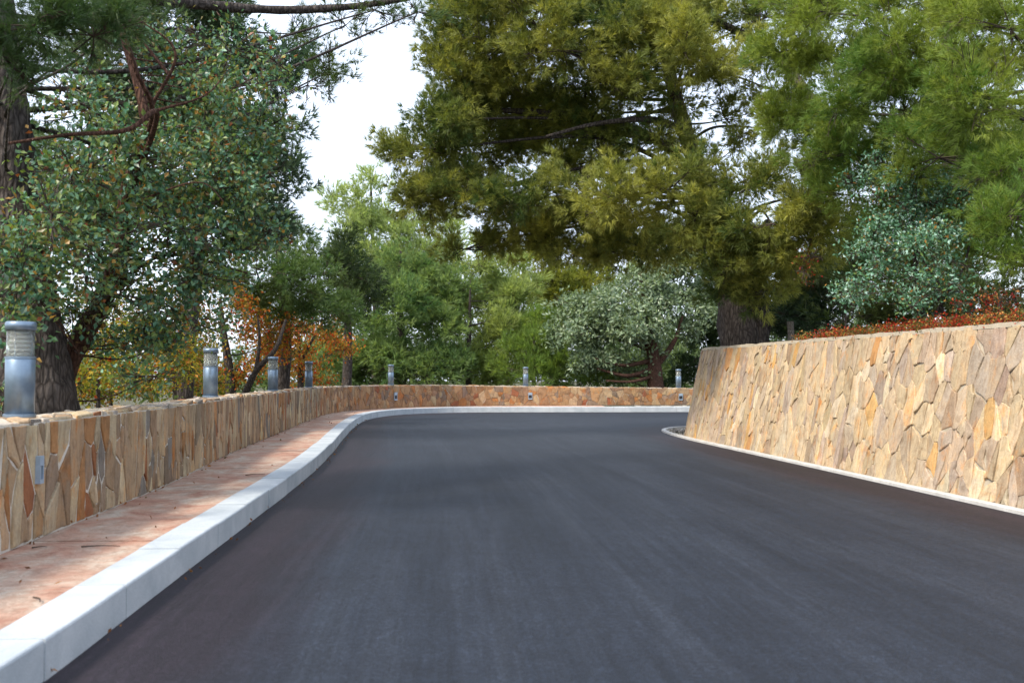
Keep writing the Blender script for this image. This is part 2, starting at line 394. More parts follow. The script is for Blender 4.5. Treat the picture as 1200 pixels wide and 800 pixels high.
def stone_mesh(pl, place, joint, proud, rng, jit=.006, tilt=.008):
    """pl: outline on the wall face; place(uv, out) maps to the world"""
    pl = inset(pl, joint)
    mids = (pl + np.roll(pl, -1, 0))/2
    ln = np.linalg.norm(np.roll(pl, -1, 0) - pl, axis=1)
    q = []
    for i in range(len(pl)):
        q.append(pl[i] + rng.normal(0, jit*.5, 2))
        if ln[i] > .07 and len(pl) < 9: q.append(mids[i] + rng.normal(0, jit, 2))
    q = np.array(q); n = len(q); c = q.mean(0)
    bev = .004 + rng.random()*.007
    fr = inset(q, bev); tl = rng.normal(0, tilt, 2)/max(.1, np.ptp(q, axis=0).max()*.6)
    o = lambda u: proud + (u - c) @ tl
    V = np.concatenate([place(q, np.full(n, -.012)), place(q, o(q) - .005), place(fr, o(fr) + rng.normal(0, .0012, n)), place(c[None], np.array([proud + rng.normal(.002, .003)]))])
    k = np.arange(n); k2 = (k + 1) % n
    f = [np.stack([k, k2, n + k2], -1), np.stack([k, n + k2, n + k], -1),
         np.stack([n + k, n + k2, 2*n + k2], -1), np.stack([n + k, 2*n + k2, 2*n + k], -1),
         np.stack([2*n + k, 2*n + k2, np.full(n, 3*n)], -1)]
    return V, np.concatenate(f), c

def palette(cols, weights, rng, var=.10):
    c = np.array(cols[rng.choice(len(cols), p=np.array(weights)/sum(weights))])
    return np.clip(c*(1 + rng.normal(0, var)) * (1 + rng.normal(0, .012, 3)), .03, .8)

BROWNS = [(.37, .27, .168), (.28, .195, .122), (.235, .175, .12), (.195, .178, .155), (.35, .185, .08), (.26, .11, .05), (.41, .33, .22)]
RUST = [(.33, .205, .11), (.28, .165, .09), (.24, .15, .095), (.34, .155, .06), (.25, .095, .05), (.36, .26, .16), (.20, .15, .115)]
CREAM = [(.46, .36, .235), (.42, .325, .205), (.395, .31, .22), (.36, .29, .225), (.46, .29, .12), (.38, .205, .085), (.32, .235, .16), (.50, .42, .30), (.30, .225, .17)]

# ---- left wall, running along the pavement and round the bend
def wtop(s):
    p = WALL.pt(s); y = np.asarray(p[..., 1]); x = np.asarray(p[..., 0])
    zz = np.interp(y, [0, 6, 22, 27], [.90, .90, .86, .85])
    return np.where(y > 28, np.interp(x, [-4.5, -2, 0, 3, 6, 12], [.85, .83, .79, .755, .71, .70]), zz)
low_wall = thing('stone_wall', 'low brown stone wall following the pavement and carrying the bollard lights', 'wall', (-3.0, 6.0, 0))
TH = .36
ss = np.arange(2.0, WALL.len - 8, .1)
def wl3(s, out, z): q = WALL.pt(s) + WALL.nrm(s)*np.asarray(out)[..., None]; return np.concatenate([q, np.broadcast_to(z, np.shape(s))[..., None]], -1)
tz = wtop(ss) - .03
co_ = np.where(WALL.pt(ss)[:, 1] < 13, .003, -.003)
core = np.stack([wl3(ss, co_, 0*ss - .2), wl3(ss, co_, tz), wl3(ss, 0*ss - TH, tz), wl3(ss, 0*ss - TH, 0*ss - .4)], 1)
mb = MB(); mb.grid(core)
mb.build('mortar_core', M['mortar'], low_wall)
rng = np.random.default_rng(5)
sA0, sA1 = 4.0, WALL.near(-4.6, 24.0); sB1 = WALL.near(9, 32.7)
sN = WALL.at_y(11.0)
stones = []
for (a0, a1, sw, sh, pal, wt, jt) in ((sA0, sN, .112, .42, BROWNS, (7, 4, 3, 1.6, 1.6, .7, 5), .0095),
                                  (sN, sA1, .125, .42, BROWNS, (7, 4, 3, 1, 1.5, 1.2, 5), .005),
                                  (sA1, sB1, .165, .30, RUST, (7, 5, 4, 1.4, .7, 3.5, 2), .0028)):
    for pl in cells(a1 - a0, 1.0, sw, sh, rng, a0):
        stones.append((pl, pal, wt, jt))
def place_left(uv, out):
    s = uv[:, 0]; zt = wtop(s); z = PAVZ + .005 + uv[:, 1]*(zt - .03 - PAVZ - .005)
    return wl3(s, out, z)
def size_in_photo(V):
    d = np.maximum(V[:, 1], .6); u = 600 + V[:, 0]/d*F; v = 438 - (V[:, 2] - CAMZ)/d*F
    if V[:, 1].max() < .8 or u.max() < 0 or u.min() > 1200: return 0
    return np.ptp(np.clip(u, 0, 1200))*np.ptp(np.clip(v, 0, 800))
def lay(stones, place, parent, rng, proud, part='stone', limit=298, jit=.006, tilt=.008):
    done = []
    for pl, pal, wt, jt in stones:
        V, f, c = stone_mesh(pl, place, jt, proud*(.5 + rng.random()), rng, jit, tilt)
        done.append((size_in_photo(V), V, f, palette(pal, wt, rng)))
    done.sort(key=lambda t: -t[0]); rest = MB()
    for i, (a_, V, f, col) in enumerate(done):
        if i < limit and a_ > 12:
            mb = MB(); mb.add(V, f, col); mb.build(part, M['stone'], parent)
        else: rest.add(V, f, col)
    if rest.v: rest.build(part + '_infill', M['stone'], parent, kind='stuff')
lay(stones, place_left, low_wall, rng, .014, 'stone', 298, .006, .004)
# coping of small flat stones bedded in mortar
cop = []
for pl in cells(sB1 - sA0, TH + .02, .2, .13, rng, sA0): cop.append((pl, BROWNS + [(.42, .38, .33)]*2, (2, 2, 2, 2, .8, .3, 3, 5, 5), .012))
def place_cop(uv, out):
    s = uv[:, 0]; return wl3(s, .01 - uv[:, 1], wtop(s) - .028 + out*1.4 + .004*nz(np.stack([s, uv[:, 1], 0*s], -1), 3))
lay(cop, place_cop, low_wall, rng, .011, 'coping_stone', 120)

# ---- tall battered wall on the right
RH, RB = 1.62, .33              # height, set-back at the top
tall_wall = thing('retaining_wall', 'tall leaning cream stone wall on the right holding up the planted bank', 'wall', (4.0, 12, 0))
ss = np.arange(3.0, RWALL.len - .2, .1)
def rw3(s, h, out):
    h = np.asarray(h); q = RWALL.pt(s) + RWALL.nrm(s)*(h*RB)[..., None] - RWALL.nrm(s)*np.asarray(out)[..., None]
    return np.concatenate([q, (h*RH + out*RB/RH)[..., None]], -1)
wob = lambda s: 0*s 
mb = MB(); tt = 1.0 + wob(ss)/RH
P = np.stack([rw3(ss, 0*ss - .1, 0*ss - .006), rw3(ss, tt, 0*ss - .006)] + [rw3(ss, tt + .004, 0*ss - .08), rw3(ss, tt, 0*ss - .30), rw3(ss, tt*.7, 0*ss - .34)], 1)
mb.grid(P)
mb.build('mortar_core', M['mortar_warm'], tall_wall)
rng = np.random.default_rng(11)
r0, r1 = RWALL.at_y(4.2), RWALL.near(5.2, 20.5)
rs = []
ra = RWALL.at_y(12.0)
for (a0, a1, sw, sh) in ((r0, ra, .148, .26), (ra, r1, .13, .31)):
    for pl in cells(a1 - a0, 1.6, sw, sh, rng, a0): rs.append((pl, CREAM, (9, 8, 7, 4, 1.0, .4, .9, 1.6, .4), .0032))
def place_right(uv, out):
    s = uv[:, 0] + .10*(uv[:, 1] - .8)*0; h = uv[:, 1]/1.6*(1.0 - .012) + .004
    return rw3(s, h, out)
# arc length runs away from the camera with the wall on its right: mirror the outline so faces look outwards
lay(rs, place_right, tall_wall, rng, .013, 'stone', 298, .016, .007)
# rough mortar capping along the top
mb = MB(); cs = np.arange(r0, r1, .05); jj = .006*nz(np.stack([cs*3, cs*0, cs*0], -1), 2)
P = np.stack([rw3(cs, 0*cs + .985, .012 + jj*.5), rw3(cs, 1.012 + jj, .014 + jj*.4), rw3(cs, 1.022 + jj, 0*cs - .06), rw3(cs, 1.015 + jj, 0*cs - .22), rw3(cs, 0*cs + .98, 0*cs - .26)], 1)
mb.grid(P); mb.build('mortar_cap', M['mortar_warm'], tall_wall)

# ---- kerb of separate stones
kerb = MB(); ks = np.arange(0, KERB.len, .2); KW = .235
def k3(s, out, z): q = KERB.pt(s) + KERB.nrm(s)*np.asarray(out)[..., None]; return np.concatenate([q, np.broadcast_to(z, np.shape(s))[..., None]], -1)
kerb.grid(np.stack([k3(ks, 0*ks - .012, 0*ks - .1), k3(ks, 0*ks - .012, 0*ks + .135), k3(ks, 0*ks - KW + .006, 0*ks + .135), k3(ks, 0*ks - KW + .006, 0*ks - .1)], 1))
kb = kerb.build('kerb', M['mortar'], base=(-2.0, 6, 0)); kb['kind'] = 'structure'
def kerb_stone(s0, s1, rng):
    s = np.linspace(s0 + .0035, s1 - .0035, max(3, int((s1-s0)/.2) + 1)); o = rng.normal(0, .0025); zt = PAVZ + .012 + rng.normal(0, .002); bv = .012
    prof = [(0, -.08), (0, zt - bv), (-.004, zt - .004), (-bv, zt), (-KW + .004, zt), (-KW, zt - .006), (-KW, -.08)]
    P = np.stack([k3(s, 0*s + o + a_, 0*s + b_) for a_, b_ in prof], 1)
    mb = MB(); mb.grid(P)
    for e, fl in ((0, 1), (-1, -1)):
        q = P[e]; idx = np.array([[0, i, i+1] for i in range(1, len(prof)-1)]); mb.add(q, idx[:, ::fl])
    return mb
rng = np.random.default_rng(3); s = 1.0
while s < KERB.len - 14:
    L = .98 if KERB.pt(s)[1] < 25 or KERB.pt(s)[0] > 0 else .5
    kerb_stone(s, s + L, rng).build('kerb_stone', M['kerb'], kb); s += L

# ---- pavement slabs between kerb and wall
base = MB(); ps = np.linspace(0, 1, 200)
ka = ps*(KERB.near(4, 30.7)); wa = np.array([WALL.near(*(KERB.pt(q) - KERB.nrm(q)*1.0)) for q in ka])
wa = np.maximum.accumulate(wa)
pin = np.stack([k3(ka, 0*ka - KW - .002, 0*ka + PAVZ - .012), wl3(wa, 0*wa + .002, 0*wa + PAVZ - .012)], 1)
base.grid(pin); pv = base.build('pavement', M['soil'], base=(-2.6, 6, 0)); pv['kind'] = 'structure'
i = 0; rng = np.random.default_rng(8); cuts = [0]
dl = np.concatenate([[0], np.cumsum(np.linalg.norm(np.diff(pin.mean(1), axis=0), axis=1))])
cut_s = np.arange(-.6, dl[-1], 2.35)
for c0, c1 in zip(cut_s[:-1], cut_s[1:]):
    q = np.linspace(max(c0 + .009, 0), c1 - .009, 8); tl = rng.normal(0, .001)
    e0 = np.stack([np.interp(q, dl, pin[:, 0, k]) for k in range(3)], -1); e1 = np.stack([np.interp(q, dl, pin[:, 1, k]) for k in range(3)], -1)
    w = np.linspace(0, 1, 5)[None, :, None]; T = e0[:, None]*(1-w) + e1[:, None]*w; T[..., 2] = PAVZ + tl
    B = T.copy(); B[..., 2] -= .02
    P = np.concatenate([B[:, :1], T, B[:, -1:]], 1); mb = MB(); mb.grid(P)
    for e in (0, -1): mb.grid(np.stack([T[e], B[e]]))
    mb.build('slab', M['pavement'], pv)

# ---- white edging strip at the foot of the tall wall, gravel pocket at its end
es = np.arange(2, REDGE.len - 1, .1)
def e3(s, out, z): q = REDGE.pt(s) + REDGE.nrm(s)*np.asarray(out)[..., None]; return np.concatenate([q, np.broadcast_to(z, np.shape(s))[..., None]], -1)
mb = MB(); mb.grid(np.stack([e3(es, 0*es, 0*es - .05), e3(es, 0*es, 0*es + .03), e3(es, 0*es + .008, 0*es + .036), e3(es, 0*es + .085, 0*es + .036), e3(es, 0*es + .09, 0*es - .05)], 1))
ed = mb.build('edging', M['edging'], base=(4, 12, 0)); ed['kind'] = 'structure'
rng = np.random.default_rng(21); mb = MB()
gs = rng.uniform(REDGE.at_y(6), REDGE.near(7, 22.3), 5200)
ico = np.array([[1,0,0],[-1,0,0],[0,1,0],[0,-1,0],[0,0,1],[0,0,-1]], float); icf = np.array([[0,2,4],[2,1,4],[1,3,4],[3,0,4],[2,0,5],[1,2,5],[3,1,5],[0,3,5]])
kk = 0
for s in gs:
    y = REDGE.pt(s)[1]; end = np.clip((y - 17.8)/2, 0, 1); out = rng.uniform(.07, .14 + end*1.4)
    if end == 0 and rng.random() < .4: continue
    q = e3(np.array([s]), np.array([out]), np.array([.0 + .01*rng.random()]))[0]; r = rng.uniform(.006, .022)
    g_ = rng.uniform(.2, .55)
    mb.add(q + ico*r*rng.uniform(.6, 1.3, (1, 3)), icf, (g_, g_*.96, g_*.9))
gv = mb.build('gravel', M['stone'], base=(3.3, 19, 0)); gv['kind'] = 'stuff'

# ---- bank on top of the tall wall
ss = np.arange(1.0, RWALL.len - .2, .25); edge_ = rw3(ss, 0*ss + .985, 0*ss - .24); cen = np.array([24., 7., 3.4])
tt = np.array([0, .01, .025, .05, .09, .15, .25, .4, .6, .8, 1.0])
P = edge_[:, None]*(1 - tt)[None, :, None] + cen*tt[None, :, None]
P[..., 2] += .05*nz(P, 1.5)*np.clip(tt*30, 0, 1)[None] + .10*np.clip(tt*20, 0, 1)[None]
mb = MB(); mb.grid(P); bank = mb.build('bank', M['soil'], smooth=True); bank['kind'] = 'structure'
def bank_z(x, y): return 1.62 + .10 + .05*min(max(x - 4, 0), 10)*.6

# ---------------------------------------------------------------- bollard lights on the low wall
BH = .60; BR = .089
def make_bollard(loc, label):
    t = thing('bollard_light', label, 'bollard light', loc, 'bollard lights along the low stone wall'); l3 = np.array(loc)
    def part(name, m_, fn, smooth=True, parent=t):
        mb = MB(); fn(mb); return mb.build(name, m_, parent, smooth=smooth, base=(0, 0, 0))
    part('base_plate', M['steel'], lambda b: b.lathe([(0, -.01), (BR+.008, -.01), (BR+.008, .008), (BR+.006, .010), (0, .014)], 28), False)
    part('post', M['steel'], lambda b: b.lathe([(0, .012), (BR, .012), (BR, .36), (BR - .004, .365), (0, .365)], 32))
    part('collar', M['steel'], lambda b: b.lathe([(BR - .012, .362), (BR + .003, .362), (BR + .003, .375), (BR - .012, .378)], 32), False)
    part('glass_cylinder', M['glass'], lambda b: b.lathe([(BR - .006, .376), (BR - .006, .548), (BR - .012, .548), (BR - .012, .376), (BR - .006, .376)], 32))
    for k in range(6):
        z = .394 + k*.0262
        part('louvre', M['pale_metal'], lambda b: b.lathe([(BR*.55, z + .008), (BR - .02, z - .006), (BR - .018, z - .003), (BR*.55, z + .011), (BR*.55, z + .008)], 24))
    part('lamp_holder', M['pale_metal'], lambda b: b.lathe([(0, .365), (.045, .365), (.045, .39), (.03, .40), (.03, .45), (0, .47)], 18))
    for k in range(3):
        an = k*2.094 + .5
        part('stay', M['steel'], lambda b: b.tube([[(BR-.022)*math.cos(an), (BR-.022)*math.sin(an), .37], [(BR-.022)*math.cos(an), (BR-.022)*math.sin(an), .55]], .004, 6))
    part('cap', M['steel'], lambda b: b.lathe([(0, .546), (BR + .004, .546), (BR + .004, .590), (BR - .004, .600), (0, .606)], 32))
    return t
def dup(root, loc, label):
    r = root.copy(); C.objects.link(r); r.location = loc; r['label'] = label
    for ch in root.children:
        c = ch.copy(); C.objects.link(c); c.parent = r
    return r
lamps = [(24, 'largest blue-grey bollard light, in front of the thick rough pine trunk'),
         (247, 'blue-grey bollard light standing left of the twin dark stems of the orange-leaved tree'),
         (320, 'blue-grey bollard light in front of the orange-leaved tree, nearer one of two'),
         (362, 'small bollard light at the right edge of the orange leaves before the bend'),
         (458, 'small bollard light in front of the dense dark green bushy pine'),
         (616, 'small bollard light in front of the feathery light green trees, left of the silvery tree'),
         (795, 'small bollard light right of the reddish trunk, beside the end of the tall cream wall')]
depths = [6.3, 11.9, 16.6, 21.6, 30.2, 32.3, 32.9]
lamp0 = None
for (px, lb), d in zip(lamps, depths):
    # slide along the middle of the wall top until it lines up with the photograph's pixel
    sc = np.arange(2, WALL.len - 8, .02); q = wl3(sc, 0*sc - .2, wtop(sc)); u = 600 + q[:, 0]/np.maximum(q[:, 1], .1)*F
    ok = np.abs(q[:, 1] - d) < 3.5; i = np.argmin(np.where(ok, np.abs(u - px), 9e9))
    loc = [float(v) for v in q[i]]; loc[2] += .006
    if lamp0 is None: lamp0 = make_bollard(loc, lb)
    else: dup(lamp0, loc, lb)

# ---- small lights set in the face of the low wall
def wall_light(px, d, z, label, w=.055, h=.15):
    sc = np.arange(2, WALL.len - 8, .02); q = wl3(sc, 0*sc, 0*sc + z); u = 600 + q[:, 0]/np.maximum(q[:, 1], .1)*F
    ok = np.abs(q[:, 1] - d) < 3.5; i = np.argmin(np.where(ok, np.abs(u - px), 9e9)); s = sc[i]
    p = q[i]; nrm = np.array([*WALL.nrm(s), 0]); tg = np.array([-nrm[1], nrm[0], 0]); up = np.array([0, 0, 1.])
    t = thing('wall_light', label, 'wall light', p, 'recessed lights in the low stone wall')
    def blk(mb, cu, cv, su, sv, o0, o1):
        v = [(p + tg*(cu + a_*su/2) + up*(cv + b_*sv/2) + nrm*o) for o in (o0, o1) for a_, b_ in ((-1,-1),(1,-1),(1,1),(-1,1))]
        mb.quads(v, [[0,1,2,3],[7,6,5,4],[0,4,5,1],[1,5,6,2],[2,6,7,3],[3,7,4,0]])
    mb = MB(); fr = .011
    blk(mb, 0, h*.32, w, h*.36, -.01, .040); blk(mb, 0, -h*.42, w, h*.16, -.01, .040)
    blk(mb, -w/2 + fr/2, -h*.10, fr, h*.47, -.01, .040); blk(mb, w/2 - fr/2, -h*.10, fr, h*.47, -.01, .040)
    mb.build('frame', M['light_steel'], t)
    mb = MB(); blk(mb, 0, -h*.10, w - 2*fr, h*.47, -.01, .022); mb.build('opening', M['dark'], t)
wall_light(44, 6.5, .58, 'narrow upright metal light set in the wall just right of the nearest bollard', .058, .17)
wall_light(463, 29.5, .50, 'little wall light below the bollard at the dense dark green pine', .13, .24)
wall_light(621, 32.2, .46, 'little wall light below the bollard at the feathery light green trees', .13, .22)
wall_light(797, 32.8, .42, 'little wall light in the far wall next to the end of the tall cream wall', .13, .22)

# ================================================================ TREES
def needle_clump(rng, tufts, per, ln, wd, spread=.75):
    V = []; 
    for _ in range(tufts):
        z = rng.uniform(-.10, .24); rad = unit(np.append(rng.normal(0, 1, 2), 0))
        p = np.array([0, 0, z]) + rad*rng.uniform(0, .13)*(1.15 - (z + .1)/.34*.6)
        dr = unit(rad*rng.uniform(.2, 1.1) + np.array([0, 0, 1.]))
        for _ in range(per):
            e = unit(dr + spread*rng.normal(0, 1, 3)*.62); L = ln*rng.uniform(.7, 1.15)
            sd_ = unit(np.cross(e, rng.normal(0, 1, 3)))*wd/2
            b = p - dr*rng.uniform(0, .03)
            V += [b - sd_, b + sd_, b + e*L]
    V = np.array(V); return V, np.arange(len(V)).reshape(-1, 3)
def leaf_clump(rng, leaves, ln, wd, rad):
    V = []; Fc = []
    for _ in range(leaves):
        p = rng.normal(0, 1, 3)*rad*.5; e = unit(p/rad + rng.normal(0, .7, 3) + [0, 0, -.1])
        sd_ = unit(np.cross(e, rng.normal(0, 1, 3) + [0, 0, 1.5])); up = np.cross(sd_, e)
        L = ln*rng.uniform(.65, 1.2); W = wd*rng.uniform(.75, 1.15)/2; n = len(V)
        V += [p, p + e*L*.45 + sd_*W + up*W*.35, p + e*L, p + e*L*.45 - sd_*W + up*W*.35, p + e*L*.5 - up*W*.1]
        Fc += [[n, n+1, n+4], [n+1, n+2, n+4], [n+2, n+3, n+4], [n+3, n, n+4]]
    return np.array(V), np.array(Fc)
_r = np.random.default_rng(77)
T_NEAR = [needle_clump(_r, 13, 11, .112, .0092, .7) for _ in range(6)]
T_CLOSE = [needle_clump(_r, 13, 13, .11, .0062, .65) for _ in range(6)]
T_MID = [needle_clump(_r, 9, 8, .12, .0135) for _ in range(5)]
T_FAR = [needle_clump(_r, 7, 6, .13, .022, .6) for _ in range(5)]
T_FEATHER = [needle_clump(_r, 7, 6, .16, .016, .45) for _ in range(5)]
L_OAK = [leaf_clump(_r, 20, .058, .036, .16) for _ in range(6)]
L_SILVER = [leaf_clump(_r, 16, .060, .034, .14) for _ in range(6)]
L_SMALL = [leaf_clump(_r, 15, .064, .042, .18) for _ in range(6)]
L_SCALE = [leaf_clump(_r, 16, .10, .045, .15) for _ in range(6)]

def scatter(mb, temps, pos, dirs, scale, cols, rng, per_leaf=None, leafcols=None):
    N = len(pos); which = rng.integers(0, len(temps), N)
    d = unit(dirs); roll = rng.uniform(0, 2*np.pi, N)
    a = unit(np.cross(d, unit(rng.normal(0, 1, (N, 3))))); b = np.cross(d, a)
    Rm = np.stack([a, b, d], -1)*np.asarray(scale)[:, None, None]
    for k, (V, Fc) in enumerate(temps):
        ix = np.where(which == k)[0]
        if not len(ix): continue
        W = np.einsum('nij,vj->nvi', Rm[ix], V) + pos[ix][:, None]
        nv = len(V); ff = (Fc[None] + (np.arange(len(ix))*nv)[:, None, None]).reshape(-1, 3)
        if per_leaf:
            nl = len(Fc)//per_leaf
            lc = leafcols(len(ix)*nl)
            cc = np.repeat(lc*(.6 + .4*np.repeat(cols[ix], nl, 0)/np.maximum(cols[ix].mean(), 1e-3)), per_leaf, 0)
        else:
            cc = np.repeat(cols[ix], len(Fc), 0)*rng.uniform(.70, 1.30, (len(ix)*len(Fc), 1))
        mb.add(W.reshape(-1, 3), ff, cc)

DENS = 1.75
def crown(pads, rng, size, dens, lobes=9, up=.45, flat=1.0, lk=1.0):
    """pads: (px,py,d,rx,ry) in photo pixels and metres of distance; returns clump positions, directions, pad centres, lobe list"""
    P, D, cs, lb = [], [], [], []
    for q in pads:
        px, py, d, rx, ry = q[:5]; k = q[5] if len(q) > 5 else 1.0
        c = at(px, py, d); Rx, Rz = rx*d/F, ry*d/F; Ry = (Rx + Rz)/2*1.05*(q[6] if len(q) > 6 else 1); rad = np.array([Rx, Ry, Rz*flat]); cs.append((c, rad))
        n = max(4, int(dens*k*math.pi*Rx*Rz/size**2))
        nl = max(3, int(lobes*(.6 + .8*rng.random())))
        u = unit(rng.normal(0, 1, (nl, 3))); lc = c + u*rad*rng.uniform(.35, 1.0, (nl, 1)); lr = lk*rad.mean()*rng.uniform(.26, .52, nl)
        for j in range(nl): lb.append((c, lc[j], lr[j]))
        j = rng.integers(0, nl, n); v = unit(rng.normal(0, 1, (n, 3)) + [0, 0, .45])
        rr = rng.uniform(.45, 1.0, (n, 1))
        p = lc[j] + v*rr*lr[j][:, None]*np.array([1.2, 1.2, .62])
        dr = unit(v*.8 + unit((p - c)/rad)*.7 + np.array([0, 0, up]) + rng.normal(0, .25, (n, 3)))
        P.append(p); D.append(dr)
    return np.concatenate(P), np.concatenate(D), cs, lb

def tree(name, label, cat, trunk, rad, pads, temps, cols, size=.3, dens=5, bark='bark', leafmat='needle', seed=0, lobes=9, up=.45,
         sides=14, limb_r=.045, leafcols=None, group=None, extra=(), lk=1.0, sag=.06, drop=.25, colscale=.5, rough=.10, trunk_name='trunk', limbs=True):
    rng = np.random.default_rng(seed); trunk = np.array(trunk, float); dens = dens*DENS; limb_r = limb_r*.6
    t = thing(name, label, cat, trunk[0], group)
    tp = spline(trunk, n=max(20, int(len(trunk)*10))); 
    tr = np.interp(np.linspace(0, 1, len(tp)), np.linspace(0, 1, len(rad)), rad)
    mb = MB(); mb.tube(tp, tr, sides, rough=rough, seed=seed); mb.build(trunk_name, M[bark], t, smooth=True)
    for pth, r0 in extra:
        e = spline(pth, n=40); mb = MB(); mb.tube(e, np.linspace(r0, r0*.35, 40), 10, rough=rough, seed=seed + 3); mb.build('limb', M[bark], t, smooth=True)
    pos, dirs, cs, lb = crown(pads, rng, size, dens, lobes, up, 1.0, lk)
    tw = MB()
    if limbs:
        for c, rd in cs:
            # leave the trunk below the pad and rise into it
            hd = np.linalg.norm((tp - c)[:, :2], axis=1); i = int(np.argmin(np.abs(tp[:, 2] - (c[2] - drop*hd + rng.normal(0, .12)*hd)) + .15*hd))
            a = tp[i]; m1 = a + (c - a)*.45 + np.array([0, 0, -sag*np.linalg.norm(c - a)]) + rng.normal(0, .05, 3)*np.linalg.norm(c - a)
            pth = spline([a, m1, c], n=14); r0 = min(tr[i]*.6, limb_r*(.5 + .25*np.linalg.norm(c - a)))
            mb = MB(); mb.tube(pth, np.linspace(r0, r0*.3, 14), 7, rough=.05); mb.build('limb', M[bark], t, smooth=True)
    for c, lc, lr in lb:
        m1 = (c + lc)/2 + rng.normal(0, .12, 3)*lr; r0 = min(.012, limb_r*.35)
        tw.tube(spline([c, m1, lc + (lc - c)*.3], n=6), np.linspace(r0, .003, 6), 4, cap=False)
        for _ in range(4):
            e = lc + unit(rng.normal(0, 1, 3) + unit(lc - c))*lr*.95
            tw.tube(spline([lc + (c - lc)*rng.uniform(0, .6), (lc + e)/2 + rng.normal(0, .08, 3)*lr, e], n=5), np.linspace(.006, .002, 5), 3, cap=False)
    if tw.v: tw.build('twigs', M['twig'], t, kind='stuff')
    lo = np.array(cols[0]); hi = np.array(cols[1])
    f = np.clip(.5 + .55*nz(pos + seed, 1.3/ max(colscale, .05)*.5) + rng.normal(0, .22, len(pos)), 0, 1)[:, None]
    cc = lo*(1 - f) + hi*f
    sc = size/.3*rng.uniform(.75, 1.25, len(pos))
    mb = MB()
    if leafcols is None: scatter(mb, temps, pos, dirs, sc, cc, rng)
    else: scatter(mb, temps, pos, dirs, sc, cc, rng, 4, lambda n: leafcols(rng, n))
    mb.build('foliage', M[leafmat], t, kind='stuff')
    return t

def pick(cols, w):
    cols = np.array(cols); w = np.array(w, float)/sum(w)
    def f(rng, n): return cols[rng.choice(len(cols), n, p=w)]*rng.uniform(.75, 1.25, (n, 1))
    return f
OAKC = pick([(.075, .155, .115), (.115, .185, .10), (.055, .095, .07), (.19, .22, .065), (.34, .16, .04), (.28, .07, .03), (.20, .30, .25), (.19, .135, .06), (.16, .18, .06)], [4, 5, 4, 4, 1.2, .4, 3, 2.6, 4])
AUTC = pick([(.34, .125, .025), (.34, .24, .045), (.34, .055, .02), (.15, .17, .04), (.27, .21, .045), (.09, .11, .035)], [4, 4, 3, 3, 3, 3])
YELC = pick([(.21, .22, .04), (.13, .17, .04), (.32, .25, .045), (.34, .15, .03), (.09, .12, .04), (.30, .06, .025)], [4, 3.5, 4, 2.5, 2.5, .7])
SILC = pick([(.11, .23, .14), (.19, .33, .24), (.06, .13, .07), (.38, .50, .45), (.34, .16, .04), (.15, .21, .06)], [5, 4, 5, 3, 1, 2])
OLIC = pick([(.175, .225, .145), (.25, .295, .20), (.12, .165, .115), (.15, .19, .085)], [5, 4, 3, 2])
REDC = pick([(.20, .025, .018), (.30, .19, .06), (.17, .065, .025), (.11, .018, .015), (.09, .13, .04), (.40, .34, .15), (.04, .065, .025)], [5, 2.6, 3.5, 5, 4, 2.2, 6])

